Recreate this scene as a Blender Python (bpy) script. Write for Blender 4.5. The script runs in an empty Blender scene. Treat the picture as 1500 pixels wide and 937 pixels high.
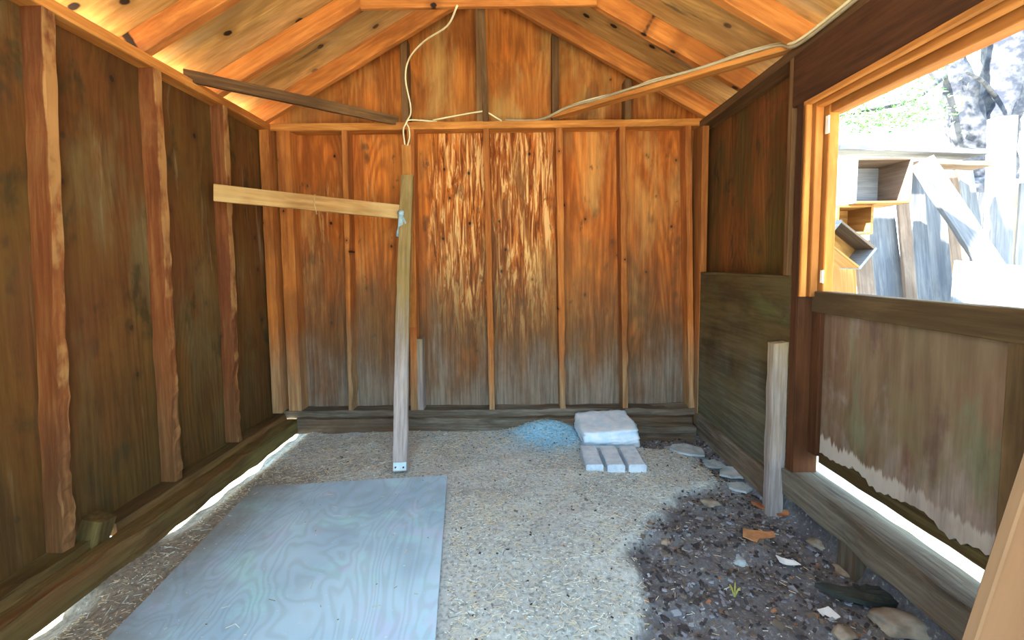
import bpy, bmesh, math, random
from mathutils import Vector, Matrix, noise
random.seed(7)
SC = bpy.context.scene
COL = SC.collection
V = Vector
CZ = 0.95                                   # camera height above the dirt floor
# ------------------------------------------------------------------ camera
F = 640.0
PIT, ROL = math.radians(4.0), math.radians(0.6)
CX, CY = 750.0, 388 + 640 * math.tan(math.radians(4.0))
YAW = math.atan((CX - 755) / F)
FW = V((math.sin(YAW) * math.cos(PIT), math.cos(YAW) * math.cos(PIT), -math.sin(PIT)))
_rt = V((math.cos(YAW), -math.sin(YAW), 0)); _up = _rt.cross(FW)
RT = _rt * math.cos(ROL) - _up * math.sin(ROL)
UP = _up * math.cos(ROL) + _rt * math.sin(ROL)
cd = bpy.data.cameras.new('camera'); cam = bpy.data.objects.new('camera', cd); COL.objects.link(cam)
cd.sensor_width = 36; cd.lens = F / 1500 * 36; cd.clip_start = 0.02
cd.shift_y = (CY - 468.5) / 1500
M = Matrix((RT, UP, -FW)).transposed().to_4x4(); M.translation = V((0, 0, CZ)); cam.matrix_world = M
SC.camera = cam
# ------------------------------------------------------------------ sky, sun, exposure
SC.view_settings.view_transform = 'Standard'; SC.view_settings.look = 'None'
SC.view_settings.gamma = 1; SC.view_settings.use_curve_mapping = False
SC.view_settings.exposure = 1.55
w = bpy.data.worlds.new('sky'); SC.world = w; w.use_nodes = True
bg = w.node_tree.nodes['Background']; bg.inputs[0].default_value = (0.58, 0.82, 1.0, 1); bg.inputs[1].default_value = 2.75
sd = bpy.data.lights.new('sun', 'SUN'); sd.energy = 22; sd.angle = 0.02; sd.color = (1, 0.93, 0.82)
sun = bpy.data.objects.new('sun', sd); COL.objects.link(sun)
SUNDIR = V((-0.80, -0.22, 0.62)).normalized()
sun.rotation_euler = SUNDIR.to_track_quat('Z', 'Y').to_euler(); sun.location = SUNDIR * 8
SC.cycles.use_denoising = True
SC.cycles.max_bounces = 10; SC.cycles.diffuse_bounces = 8
SC.cycles.sample_clamp_indirect = 8

def at(px, py, ax, v):
    """photo pixel -> point on the plane where world axis ax equals v (z given in world)"""
    d = FW + RT * ((px - CX) / F) + UP * ((CY - py) / F)
    t = (v - (CZ if ax == 2 else 0)) / d[ax]
    p = d * t; p.z += CZ
    return p

# ------------------------------------------------------------------ materials
class NT:
    def __init__(s, name, rough=0.85, spec=0.25):
        s.m = bpy.data.materials.new(name); s.m.use_nodes = True
        s.t = s.m.node_tree; s.b = s.t.nodes['Principled BSDF']
        s.b.inputs['Roughness'].default_value = rough
        s.b.inputs['Specular IOR Level'].default_value = spec
    def n(s, typ, **kw):
        o = s.t.nodes.new(typ)
        for k, v in kw.items(): setattr(o, k, v)
        return o
    def put(s, sock, v):
        if hasattr(v, 'is_output'): s.t.links.new(v, sock)
        elif isinstance(v, (tuple, list)) and len(v) == 3 and sock.type == 'RGBA': sock.default_value = (*v, 1)
        else: sock.default_value = v
    def math(s, op, a, b=0.0, c=None, clamp=False):
        o = s.n('ShaderNodeMath', operation=op, use_clamp=clamp)
        s.put(o.inputs[0], a); s.put(o.inputs[1], b)
        if c is not None: s.put(o.inputs[2], c)
        return o.outputs[0]
    def mix(s, f, a, b, mode='MIX'):
        o = s.n('ShaderNodeMix', data_type='RGBA', blend_type=mode)
        s.put(o.inputs[0], f); s.put(o.inputs[6], a); s.put(o.inputs[7], b)
        return o.outputs[2]
    def ss(s, v, lo, hi):
        o = s.n('ShaderNodeMapRange', interpolation_type='SMOOTHSTEP')
        s.put(o.inputs[0], v); o.inputs[1].default_value = lo; o.inputs[2].default_value = hi
        return o.outputs[0]
    def noise(s, vec, scale, detail=4, rough=0.55, dist=0.0):
        o = s.n('ShaderNodeTexNoise'); s.put(o.inputs['Vector'], vec)
        o.inputs['Scale'].default_value = scale; o.inputs['Detail'].default_value = detail
        o.inputs['Roughness'].default_value = rough; o.inputs['Distortion'].default_value = dist
        return o.outputs[0]
    def scale(s, vec, sc):
        o = s.n('ShaderNodeVectorMath', operation='MULTIPLY'); s.put(o.inputs[0], vec); o.inputs[1].default_value = sc
        return o.outputs[0]
    def obvec(s):
        tc = s.n('ShaderNodeTexCoord'); oi = s.n('ShaderNodeObjectInfo')
        r = s.math('MULTIPLY', oi.outputs['Random'], 37.0)
        o = s.n('ShaderNodeVectorMath', operation='ADD'); s.put(o.inputs[0], tc.outputs['Object'])
        c = s.n('ShaderNodeCombineXYZ')
        for i in range(3): s.put(c.inputs[i], r)
        s.put(o.inputs[1], c.outputs[0])
        return o.outputs[0], oi.outputs['Random']
    def world(s):
        g = s.n('ShaderNodeNewGeometry'); x = s.n('ShaderNodeSeparateXYZ'); s.put(x.inputs[0], g.outputs['Position'])
        return g.outputs['Position'], x.outputs
    def bump(s, h, strength=0.3, dist=0.004):
        o = s.n('ShaderNodeBump'); o.inputs['Strength'].default_value = strength; o.inputs['Distance'].default_value = dist
        s.put(o.inputs['Height'], h); s.put(s.b.inputs['Normal'], o.outputs[0])
    def out(s, col): s.put(s.b.inputs['Base Color'], col); return s.m

def wood(name, dark, mid, light, streak=0.6, rings=0.0, ringscale=1.0, knots=0.0, knotsize=0.16, knotdens=3.0,
         grime=None, blotch=0.35, blotchcol=None, peel=None, bump=0.35, rough=0.85, axes=(1, 1, 1), spots=None, vary=0.25, tone=(0.86, 0.80, 0.62), patches=(), edge=None, fringe=None):
    tn = lambda c: tuple(a * b for a, b in zip(c, tone))
    dark, mid, light = tn(dark), tn(mid), tn(light); blotchcol = tn(blotchcol) if blotchcol else None
    s = NT(name, rough); vec, rnd = s.obvec(); wpos, wx = s.world()
    g = s.scale(vec, (axes[0], axes[1], 0.05 * axes[2]))
    fine = s.noise(g, 70, 5, 0.65)
    broad = s.noise(s.scale(vec, (1, 1, 0.10)), 9, 4, 0.6, 0.6)
    c = s.mix(s.ss(broad, 0.3, 0.7), dark, mid)
    c = s.mix(s.math('MULTIPLY', s.ss(fine, 0.42, 0.75), streak), c, light)
    c = s.mix(s.math('MULTIPLY', s.ss(fine, 0.5, 0.25), streak * 0.6), c, tuple(x * 0.5 for x in dark))
    mo = s.noise(s.scale(vec, (1, 1, 0.22)), 5.5, 5, 0.65, 0.8)
    c = s.mix(s.math('MULTIPLY', s.ss(mo, 0.56, 0.38), 0.55), c, tuple(x * 0.55 for x in dark))
    c = s.mix(s.math('MULTIPLY', s.ss(mo, 0.56, 0.72), 0.45), c, light)
    h = fine
    if rings:
        rn = s.noise(s.scale(vec, (1, 1, 0.16)), 2.6 * ringscale, 2, 0.5, 0.4)
        pp = s.math('PINGPONG', s.math('MULTIPLY', rn, 26.0), 0.5)
        pf = s.ss(pp, 0.12, 0.42)
        c = s.mix(s.math('MULTIPLY', pf, rings), c, tuple(x * 0.55 for x in dark))
        h = s.math('ADD', h, s.math('MULTIPLY', pf, 0.5))
    if blotch:
        bl = s.ss(s.noise(vec, 1.7, 4, 0.6), 0.42, 0.68)
        c = s.mix(s.math('MULTIPLY', bl, blotch), c, blotchcol or tuple(x * 0.45 for x in mid))
    if peel:                                    # weathered ply bays: raised pale grain flakes
        x0, x1, colp = peel
        pn = s.noise(s.scale(vec, (1, 1, 0.085)), 48, 4, 0.65, 1.0)
        mask = s.math('MULTIPLY', s.ss(s.math('ADD', wx[0], s.math('MULTIPLY', broad, 0.05)), x0, x0 + 0.06), s.ss(wx[0], x1, x1 - 0.06))
        zz = s.math('MULTIPLY', s.ss(wx[2], 0.35, 0.65), s.math('SUBTRACT', 1.15, s.math('MULTIPLY', s.ss(wx[2], 1.35, 1.75), 0.45)))
        base = s.math('MULTIPLY', s.ss(s.noise(s.scale(vec, (1, 1, .5)), 3.0, 2), 0.5, 0.65), 0.35)
        mask = s.math('MAXIMUM', mask, base)
        pk = s.math('MULTIPLY', s.math('MULTIPLY', s.ss(pn, 0.49, 0.62), mask), zz, clamp=True)
        dk = s.math('MULTIPLY', s.math('MULTIPLY', s.ss(pn, 0.48, 0.38), mask), 0.95)
        c = s.mix(dk, c, tuple(x * 0.4 for x in dark))
        c = s.mix(s.math('MULTIPLY', pk, 0.88), c, colp)
        h = s.math('ADD', h, s.math('MULTIPLY', pk, 1.4))
    if knots:
        vo = s.n('ShaderNodeTexVoronoi', voronoi_dimensions='2D'); sx = s.n('ShaderNodeSeparateXYZ'); s.put(sx.inputs[0], vec)
        cx = s.n('ShaderNodeCombineXYZ'); s.put(cx.inputs[0], sx.outputs[0]); s.put(cx.inputs[1], s.math('MULTIPLY', sx.outputs[2], 0.75)); s.put(vo.inputs['Vector'], cx.outputs[0])
        vo.inputs['Scale'].default_value = knotdens
        sp = s.n('ShaderNodeSeparateColor'); s.put(sp.inputs[0], vo.outputs['Color'])
        keep = s.math('GREATER_THAN', sp.outputs[0], 1 - knots)
        rad = s.math('ADD', vo.outputs['Distance'], s.math('MULTIPLY', s.noise(vec, 40, 2), 0.05))
        k1 = s.math('MULTIPLY', s.ss(rad, knotsize * 0.65, knotsize * 0.42), keep)
        k2 = s.math('MULTIPLY', s.math('MULTIPLY', s.ss(rad, knotsize * 1.5, knotsize * 0.6), keep), 0.5)
        c = s.mix(k2, c, tuple(x * 0.55 for x in dark))
        c = s.mix(k1, c, (0.02, 0.009, 0.004))
    if spots:                                   # mould spots
        sn = s.ss(s.noise(s.scale(vec, (1, 1, 0.6)), spots[0], 3, 0.5), 0.62, 0.72)
        c = s.mix(s.math('MULTIPLY', sn, spots[1]), c, (0.03, 0.025, 0.012))
    for k, (pc, psc, pz, lo, hi, amt) in enumerate(patches):      # stains: colour, scale, stretch along grain, threshold
        ov = s.n('ShaderNodeVectorMath', operation='ADD'); s.put(ov.inputs[0], s.scale(vec, (1, 1, pz))); ov.inputs[1].default_value = (k * 3.7 + 1.3, k * 1.9, k * 5.1)
        pn_ = s.noise(ov.outputs[0], psc, 5, 0.62, 0.3)
        c = s.mix(s.math('MULTIPLY', s.ss(pn_, lo, hi), amt), c, s.mix(s.ss(fine, 0.3, 0.7), tuple(x * 0.7 for x in pc), pc))
    if edge:                                    # gnawed raw inner edge, painted paler for window light on it (local +x side)
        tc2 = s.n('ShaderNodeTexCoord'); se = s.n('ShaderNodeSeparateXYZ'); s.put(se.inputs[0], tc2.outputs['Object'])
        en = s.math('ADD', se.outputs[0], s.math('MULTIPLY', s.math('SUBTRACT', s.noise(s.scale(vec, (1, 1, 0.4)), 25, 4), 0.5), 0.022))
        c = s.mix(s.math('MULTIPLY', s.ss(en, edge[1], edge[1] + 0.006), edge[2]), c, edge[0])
    if fringe:                                  # peeled pale fringe along the lower edge
        fn = s.math('ADD', wx[2], s.math('MULTIPLY', s.math('SUBTRACT', s.noise(s.scale(vec, (1, 1, 0.02)), 45, 4, 0.7), 0.5), 0.11))
        c = s.mix(s.math('MULTIPLY', s.ss(fn, fringe[1] + 0.008, fringe[1] - 0.008), 0.9), c, fringe[0])
    if grime:                                   # mud and algae splashed up from the ground
        for (gc, z0, z1, amt) in grime:
            gn = s.math('MULTIPLY', s.math('SUBTRACT', s.noise(s.scale(wpos, (1, 1, 0.45)), 5, 5, 0.65), 0.5), 1.15)
            gz = s.math('ADD', wx[2], gn)
            gf = s.math('MULTIPLY', s.ss(gz, z1, z0), amt)
            c = s.mix(gf, c, s.mix(s.ss(fine, 0.35, 0.7), tuple(x * 0.55 for x in gc), gc))
    if vary:
        hv = s.n('ShaderNodeHueSaturation'); s.put(hv.inputs['Color'], c)
        s.put(hv.inputs['Value'], s.math('ADD', 1 - vary / 2, s.math('MULTIPLY', rnd, vary)))
        c = hv.outputs[0]
    s.bump(h, bump, 0.004)
    return s.out(c)

GREY = (0.30, 0.27, 0.20)
MAT = {}
MAT['ply_back'] = wood('weathered_plywood_back', (0.4, 0.101, 0.018), (0.736, 0.209, 0.035), (0.928, 0.324, 0.06), rings=0.5, knots=0.4, knotsize=0.12,
                       knotdens=6, peel=(-0.50, 0.26, (0.86, 0.50, 0.18)), grime=[((0.155, 0.09, 0.04), 0.45, 1.35, 0.85), ((0.30, 0.27, 0.22), 0.02, 0.60, 0.78)], spots=(9, 0.6), vary=0.0, patches=[((0.80, 0.42, 0.12), 4, 0.3, 0.50, 0.70, 0.6), ((0.26, 0.11, 0.03), 5, 0.35, 0.55, 0.70, 0.75), ((0.72, 0.25, 0.04), 3, 0.4, 0.52, 0.7, 0.5), ((0.12, 0.055, 0.02), 20, 0.5, 0.64, 0.72, 0.7)])
MAT['ply_gable'] = wood('gable_plywood', (0.35, 0.1, 0.02), (0.56, 0.188, 0.035), (0.728, 0.3, 0.08), rings=0.3, knots=0.2, knotsize=0.10, knotdens=5, blotchcol=(0.504, 0.3, 0.1), blotch=0.6, vary=0, patches=[((0.588, 0.35, 0.11), 4, 0.3, 0.5, 0.68, 0.6), ((0.7, 0.188, 0.025), 5, 0.4, 0.54, 0.7, 0.6), ((0.168, 0.0625, 0.02), 7, 0.4, 0.56, 0.68, 0.6)])
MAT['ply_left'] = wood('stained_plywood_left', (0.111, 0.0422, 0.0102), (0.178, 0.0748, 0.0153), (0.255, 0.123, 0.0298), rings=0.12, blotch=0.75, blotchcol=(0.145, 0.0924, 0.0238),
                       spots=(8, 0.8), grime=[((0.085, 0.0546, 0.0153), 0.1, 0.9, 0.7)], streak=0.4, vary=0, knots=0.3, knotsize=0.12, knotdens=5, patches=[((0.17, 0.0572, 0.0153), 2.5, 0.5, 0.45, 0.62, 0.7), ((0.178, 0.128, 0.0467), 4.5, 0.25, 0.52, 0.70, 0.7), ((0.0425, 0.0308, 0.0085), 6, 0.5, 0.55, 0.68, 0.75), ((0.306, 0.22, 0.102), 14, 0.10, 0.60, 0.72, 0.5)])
MAT['ply_right'] = wood('stained_plywood_right', (0.137, 0.048, 0.012), (0.242, 0.085, 0.018), (0.315, 0.13, 0.035), rings=0.15, blotch=0.75, blotchcol=(0.158, 0.09, 0.02), spots=(6, 0.6), vary=0, patches=[((0.0945, 0.06, 0.012), 4, 0.4, 0.45, 0.62, 0.8), ((0.252, 0.06, 0.015), 5, 0.5, 0.55, 0.68, 0.7), ((0.0525, 0.03, 0.012), 8, 0.5, 0.56, 0.68, 0.7)])
MAT['ply_grey'] = wood('grey_plywood_low', (0.08, 0.055, 0.022), (0.15, 0.115, 0.05), (0.21, 0.175, 0.09), blotch=0.6, blotchcol=(0.10, 0.04, 0.012), spots=(5, 0.6),
                       grime=[((0.17, 0.18, 0.13), 0.1, 0.75, 0.7)], rings=0.12, vary=0, streak=0.4, bump=0.2, patches=[((0.05, 0.028, 0.012), 3.2, 0.4, 0.48, 0.62, 0.85), ((0.11, 0.12, 0.04), 4, 0.5, 0.5, 0.65, 0.7), ((0.13, 0.075, 0.05), 5, 0.5, 0.54, 0.68, 0.7)])
MAT['door_ply'] = wood('door_plywood', (0.176, 0.106, 0.0798), (0.257, 0.175, 0.138), (0.365, 0.288, 0.232), blotch=0.75, blotchcol=(0.203, 0.194, 0.131), rings=0.12, spots=(5, 0.5),
                       grime=[((0.405, 0.325, 0.286), 0.16, 0.48, 0.8)], vary=0, bump=0.08, streak=0.3, patches=[((0.162, 0.0562, 0.0435), 4.5, 0.35, 0.52, 0.64, 0.7), ((0.176, 0.2, 0.116), 5, 0.35, 0.52, 0.66, 0.7), ((0.297, 0.237, 0.209), 4, 0.5, 0.55, 0.68, 0.8), ((0.121, 0.0688, 0.0605), 6, 0.4, 0.56, 0.68, 0.7)], fringe=((0.486, 0.45, 0.396), 0.315, 0))
MAT['stud'] = wood('redwood_stud', (0.375, 0.115, 0.03), (0.6, 0.207, 0.05), (0.8, 0.345, 0.1), blotch=0.3, knots=0.3, knotsize=0.1, knotdens=6, bump=0.2,
                   grime=[((0.425, 0.322, 0.18), 0.10, 0.75, 0.75)], patches=[((0.25, 0.0805, 0.02), 9, 0.12, 0.5, 0.66, 0.6)])
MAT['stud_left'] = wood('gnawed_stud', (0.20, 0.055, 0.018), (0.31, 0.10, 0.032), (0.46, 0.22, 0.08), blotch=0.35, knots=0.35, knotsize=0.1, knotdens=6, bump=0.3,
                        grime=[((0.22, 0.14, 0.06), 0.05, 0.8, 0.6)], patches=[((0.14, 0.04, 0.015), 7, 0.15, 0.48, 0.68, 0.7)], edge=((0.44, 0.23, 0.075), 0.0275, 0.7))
MAT['plate'] = wood('top_plate_wood', (0.46, 0.165, 0.035), (0.69, 0.275, 0.07), (0.897, 0.473, 0.16), knots=0.3, knotsize=0.07, knotdens=7, blotch=0.2, bump=0.2, patches=[((0.322, 0.11, 0.03), 9, 0.12, 0.52, 0.68, 0.6)])
MAT['rafter'] = wood('rafter_wood', (0.448, 0.147, 0.0403), (0.72, 0.266, 0.069), (0.928, 0.42, 0.138), knots=0.5, knotsize=0.17, knotdens=6, blotch=0.25, bump=0.2, patches=[((0.384, 0.126, 0.0345), 7, 0.12, 0.52, 0.68, 0.6)])
MAT['roof'] = wood('roof_sheathing', (0.529, 0.28, 0.099), (0.874, 0.5, 0.198), (0.93, 0.68, 0.324), streak=0.6, rings=0.3, knots=0.5, knotsize=0.19, knotdens=5.5,
                   blotch=0.4, blotchcol=(0.55, 0.36, 0.18), bump=0.2, vary=0, patches=[((0.46, 0.34, 0.19), 6, 0.15, 0.54, 0.68, 0.65), ((0.12, 0.09, 0.05), 16, 0.12, 0.60, 0.70, 0.8), ((0.90, 0.50, 0.22), 4, 0.3, 0.5, 0.7, 0.5)])
MAT['timber'] = wood('grey_sill_timber', (0.10, 0.085, 0.06), (0.21, 0.19, 0.15), (0.34, 0.32, 0.27), blotch=0.4, blotchcol=(0.14, 0.09, 0.05), bump=0.7, streak=0.8, tone=(.9, .9, .9), patches=[((0.16, 0.10, 0.06), 9, 0.15, 0.52, 0.66, 0.6), ((0.07, 0.06, 0.05), 14, 0.1, 0.55, 0.68, 0.8)])
MAT['timber_brown'] = wood('brown_sill_timber', (0.08, 0.05, 0.02), (0.15, 0.10, 0.045), (0.23, 0.18, 0.09), blotch=0.5, blotchcol=(0.11, 0.10, 0.03), bump=0.7, streak=0.7, patches=[((0.20, 0.17, 0.06), 8, 0.15, 0.50, 0.66, 0.7), ((0.18, 0.08, 0.03), 8, 0.15, 0.54, 0.68, 0.6)])
MAT['greyboard'] = wood('weathered_board', (0.24, 0.16, 0.07), (0.37, 0.27, 0.12), (0.48, 0.38, 0.20), blotch=0.25, knots=0.3, knotsize=0.1, knotdens=6,
                        grime=[((0.42, 0.40, 0.42), 0.1, 0.95, 0.85)])
MAT['paleboard'] = wood('pale_board', (0.40, 0.20, 0.075), (0.56, 0.31, 0.12), (0.74, 0.48, 0.24), blotch=0.5, blotchcol=(0.85, 0.66, 0.36), bump=0.2)
MAT['darkboard'] = wood('dark_brace_wood', (0.13, 0.065, 0.03), (0.21, 0.11, 0.05), (0.32, 0.18, 0.09), blotch=0.3, bump=0.3)
MAT['header'] = wood('dark_header', (0.055, 0.02, 0.009), (0.095, 0.036, 0.015), (0.15, 0.06, 0.025), blotch=0.4, bump=0.2, knots=0.1)
MAT['trim'] = wood('orange_window_trim', (0.42, 0.15, 0.035), (0.58, 0.23, 0.06), (0.70, 0.34, 0.11), blotch=0.15, bump=0.15, streak=0.4)
MAT['doorframe'] = wood('door_frame_wood', (0.10, 0.065, 0.035), (0.17, 0.115, 0.065), (0.25, 0.18, 0.11), blotch=0.4, bump=0.3)
OT = (1, 1, 1)
MAT['out_grey'] = wood('sun_bleached_plank', (0.0936, 0.108, 0.144), (0.166, 0.173, 0.194), (0.245, 0.245, 0.259), blotch=0.4, blotchcol=(0.0648, 0.072, 0.101), bump=0.3, tone=OT, vary=0.5)
MAT['out_tan'] = wood('tan_plank', (0.144, 0.101, 0.0792), (0.202, 0.144, 0.115), (0.259, 0.202, 0.166), blotch=0.3, bump=0.3, tone=OT)
MAT['out_orange'] = wood('orange_crate_wood', (0.34, 0.17, 0.05), (0.46, 0.25, 0.075), (0.56, 0.34, 0.13), blotch=0.2, rings=0.3, bump=0.2, tone=OT)
MAT['leaning'] = wood('smooth_tan_board', (0.17, 0.098, 0.05), (0.20, 0.115, 0.06), (0.22, 0.13, 0.07), blotch=0.1, streak=0.2, bump=0.05, tone=OT)
def floorboard_mat():
    s = NT('grey_floor_plywood', 0.6, 0.3); vec, rnd = s.obvec()
    rn = s.noise(s.scale(vec, (1, 0.45, 1)), 3.2, 3, 0.5, 0.7)
    pf = s.ss(s.math('PINGPONG', s.math('MULTIPLY', rn, 22.0), 0.5), 0.15, 0.45)
    c = s.mix(s.ss(s.noise(vec, 2.2, 3), 0.35, 0.65), (0.30, 0.48, 0.64), (0.44, 0.66, 0.82))
    c = s.mix(s.math('MULTIPLY', s.ss(s.noise(s.scale(vec, (1, 1.3, 1)), 4.1, 5, 0.6), 0.52, 0.66), 0.6), c, (0.38, 0.74, 0.78))
    c = s.mix(s.math('MULTIPLY', s.ss(s.noise(s.scale(vec, (1.2, 1, 2)), 5.3, 5, 0.6), 0.53, 0.66), 0.5), c, (0.50, 0.56, 0.80))
    c = s.mix(s.math('MULTIPLY', pf, 0.20), c, (0.22, 0.27, 0.31))
    sx = s.n('ShaderNodeSeparateXYZ'); tc = s.n('ShaderNodeTexCoord'); s.put(sx.inputs[0], tc.outputs['Object'])
    dn = s.math('ADD', sx.outputs[0], s.math('MULTIPLY', s.noise(vec, 3.5, 6, 0.65), 0.6))     # trodden soil towards the left wall
    c = s.mix(s.math('MULTIPLY', s.ss(dn, 0.62, 0.22), 0.85), c, s.mix(s.noise(vec, 60, 3), (0.12, 0.115, 0.075), (0.23, 0.22, 0.17)))
    sc = s.ss(s.noise(vec, 110, 2), 0.70, 0.76); c = s.mix(s.math('MULTIPLY', sc, 0.6), c, (0.75, 0.8, 0.78))
    s.bump(pf, 0.15, 0.002); return s.out(c)
MAT['floor_ply'] = floorboard_mat()
def attr_mat(name, rough=0.9, nz=60, amt=0.4, spec=0.2, bumpd=0.004):
    s = NT(name, rough, spec); a = s.n('ShaderNodeAttribute', attribute_name='Col')
    tc = s.n('ShaderNodeTexCoord')
    n = s.noise(tc.outputs['Object'], nz, 5, 0.65)
    c = s.mix(s.math('MULTIPLY', s.ss(n, 0.55, 0.3), amt), a.outputs['Color'], (0.06, 0.05, 0.04))
    c = s.mix(s.math('MULTIPLY', s.ss(n, 0.56, 0.75), amt), c, (0.80, 0.78, 0.66))
    s.bump(n, 0.6, bumpd); return s.out(c)
MAT['dirt'] = attr_mat('straw_strewn_dirt', nz=75, amt=0.55, bumpd=0.008)
MAT['bits'] = attr_mat('loose_bits', nz=40, amt=0.15)
def plain(name, c1, c2, sc=12, rough=0.8, bump=0.3, spec=0.25, metal=0):
    s = NT(name, rough, spec); vec, r = s.obvec(); n = s.noise(vec, sc, 5, 0.6)
    s.b.inputs['Metallic'].default_value = metal
    s.bump(n, bump, 0.004); return s.out(s.mix(s.ss(n, 0.35, 0.65), c1, c2))
MAT['ground'] = plain('dry_grass_ground', (0.58, 0.50, 0.33), (0.72, 0.65, 0.48), 3)
MAT['sack'] = plain('pinkish_concrete', (0.55, 0.74, 0.90), (0.72, 0.84, 0.95), 18, bump=0.5)
MAT['brick'] = plain('pale_brick', (0.44, 0.56, 0.68), (0.60, 0.70, 0.80), 30, bump=0.5)
MAT['slate'] = plain('bluish_slate', (0.30, 0.38, 0.42), (0.48, 0.56, 0.60), 14)
MAT['stone'] = plain('brown_stone', (0.20, 0.17, 0.13), (0.36, 0.32, 0.26), 14)
MAT['cable'] = plain('cream_cable_sheath', (0.72, 0.62, 0.34), (0.80, 0.72, 0.45), 8, 0.5, 0.05)
MAT['cable_grey'] = plain('dusty_cable_sheath', (0.32, 0.25, 0.15), (0.45, 0.36, 0.22), 8, 0.6, 0.05)
MAT['rag'] = plain('blue_grey_cloth', (0.24, 0.34, 0.36), (0.36, 0.46, 0.47), 30)
MAT['metal'] = plain('galvanised_metal', (0.45, 0.62, 0.68), (0.6, 0.72, 0.76), 20, 0.45, 0.1, 0.5, 0.3)
MAT['white'] = plain('white_painted_metal', (0.75, 0.72, 0.6), (0.85, 0.82, 0.7), 20, 0.5, 0.1)
MAT['whitescrap'] = plain('white_plastic_scrap', (0.6, 0.66, 0.70), (0.78, 0.82, 0.84), 20, 0.5)
MAT['card'] = plain('torn_cardboard', (0.42, 0.20, 0.09), (0.56, 0.32, 0.16), 16)
MAT['rust'] = plain('rusty_bark', (0.20, 0.06, 0.025), (0.32, 0.12, 0.04), 22)
MAT['rubber'] = plain('black_rubber', (0.025, 0.033, 0.03), (0.05, 0.06, 0.055), 10, 0.6)
MAT['sprout'] = plain('yellow_green_leaf', (0.35, 0.36, 0.10), (0.5, 0.48, 0.16), 20)
MAT['bark'] = plain('grey_bark', (0.02, 0.025, 0.04), (0.075, 0.08, 0.10), 9, 0.9, 1.0)
MAT['leaf'] = plain('pale_green_leaves', (0.07, 0.17, 0.05), (0.14, 0.26, 0.09), 5)
MAT['twig'] = plain('dry_twig', (0.35, 0.22, 0.08), (0.5, 0.34, 0.14), 20)
MAT['shingle'] = plain('roof_felt', (0.12, 0.11, 0.10), (0.18, 0.17, 0.16), 20)

# ------------------------------------------------------------------ builders
def fin(name, bm, mat, parent=None, mw=None, smooth=False):
    me = bpy.data.meshes.new(name)
    bmesh.ops.recalc_face_normals(bm, faces=bm.faces[:])
    bm.to_mesh(me); bm.free()
    if mat: me.materials.append(MAT[mat])
    if smooth:
        for p in me.polygons: p.use_smooth = True
    o = bpy.data.objects.new(name, me); COL.objects.link(o)
    mw = mw or Matrix.Identity(4)
    if parent is not None:
        o.parent = parent; o.matrix_basis = PW[parent.name].inverted() @ mw
    else: o.matrix_basis = mw
    PW[o.name] = mw.copy()
    return o
PW = {}
def empty(name, loc=(0, 0, 0)):
    o = bpy.data.objects.new(name, None); COL.objects.link(o); o.location = loc; o.empty_display_size = 0.05
    PW[o.name] = Matrix.Translation(V(loc)); return o
def tag(o, label=None, cat=None, group=None, kind=None):
    if label: o['label'] = label
    if cat: o['category'] = cat
    if group: o['group'] = group
    if kind: o['kind'] = kind
    return o
def frame_mat(p0, zdir, xdir):
    z = zdir.normalized(); x = (xdir - z * xdir.dot(z)).normalized(); y = z.cross(x)
    m = Matrix((x, y, z)).transposed().to_4x4(); m.translation = p0; return m
def beam(name, p0, p1, w, d, mat, parent=None, xdir=(1, 0, 0), jit=0.0, step=0.06, gnaw=0.0, gside=(0, -1), cham=0.0025, bend=0.0, wedge=1.0, slant=0.0):
    """lumber from p0 to p1: w along xdir, d across; local Z runs along the grain"""
    p0, p1 = V(p0), V(p1); L = (p1 - p0).length; bm = bmesh.new()
    n = max(1, int(L / step)) if (jit or gnaw or bend) else 1
    sd_ = random.random() * 100; c = min(cham, w / 4, d / 4); rings = []
    prof = [(-w/2+c, -d/2), (w/2-c, -d/2), (w/2, -d/2+c), (w/2, d/2-c), (w/2-c, d/2), (-w/2+c, d/2), (-w/2, d/2-c), (-w/2, -d/2+c)]
    for i in range(n + 1):
        t = i / n; z = L * t; r = []
        ww = 1 + (wedge - 1) * t
        for k, (x, y) in enumerate(prof):
            nx = noise.noise(V((sd_ + k * 0.7, z * 9, 1))) * jit; ny = noise.noise(V((sd_ + k * 0.7, z * 9, 7))) * jit
            gx = gy = 0
            if gnaw and (x * gside[0] + y * gside[1]) > 0:
                low = min(1, max(0, (1.05 - z) / 0.8))
                g = gnaw * low * (0.45 + 0.9 * noise.noise(V((sd_, z * 11, 3))) + 0.5 * noise.noise(V((sd_ + k, z * 30, 3))))
                g = max(0, g); gx = -gside[0] * g; gy = -gside[1] * g
            b = bend * math.sin(math.pi * t)
            zz = z + (slant * x if i == n else 0)
            r.append(bm.verts.new((x * ww + nx + gx + b, y + ny + gy, zz)))
        rings.append(r)
    for a, b2 in zip(rings, rings[1:]):
        for k in range(8): bm.faces.new((a[k], a[(k+1) % 8], b2[(k+1) % 8], b2[k]))
    bm.faces.new(rings[0][::-1]); bm.faces.new(rings[-1])
    return fin(name, bm, mat, parent, frame_mat(p0, p1 - p0, V(xdir)))
def boxw(name, lo, hi, mat, parent=None, grain=2, jit=0.0, **kw):
    """axis-aligned lumber between two corners, grain along axis `grain`"""
    lo, hi = V(lo), V(hi); c = (lo + hi) / 2; s = hi - lo
    p0 = c.copy(); p1 = c.copy(); p0[grain] = lo[grain]; p1[grain] = hi[grain]
    ax = {2: (0, 1), 1: (0, 2), 0: (1, 2)}[grain]
    xd = V((0, 0, 0)); xd[ax[0]] = 1
    return beam(name, p0, p1, s[ax[0]], s[ax[1]], mat, parent, xd, jit=jit, **kw)
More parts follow.
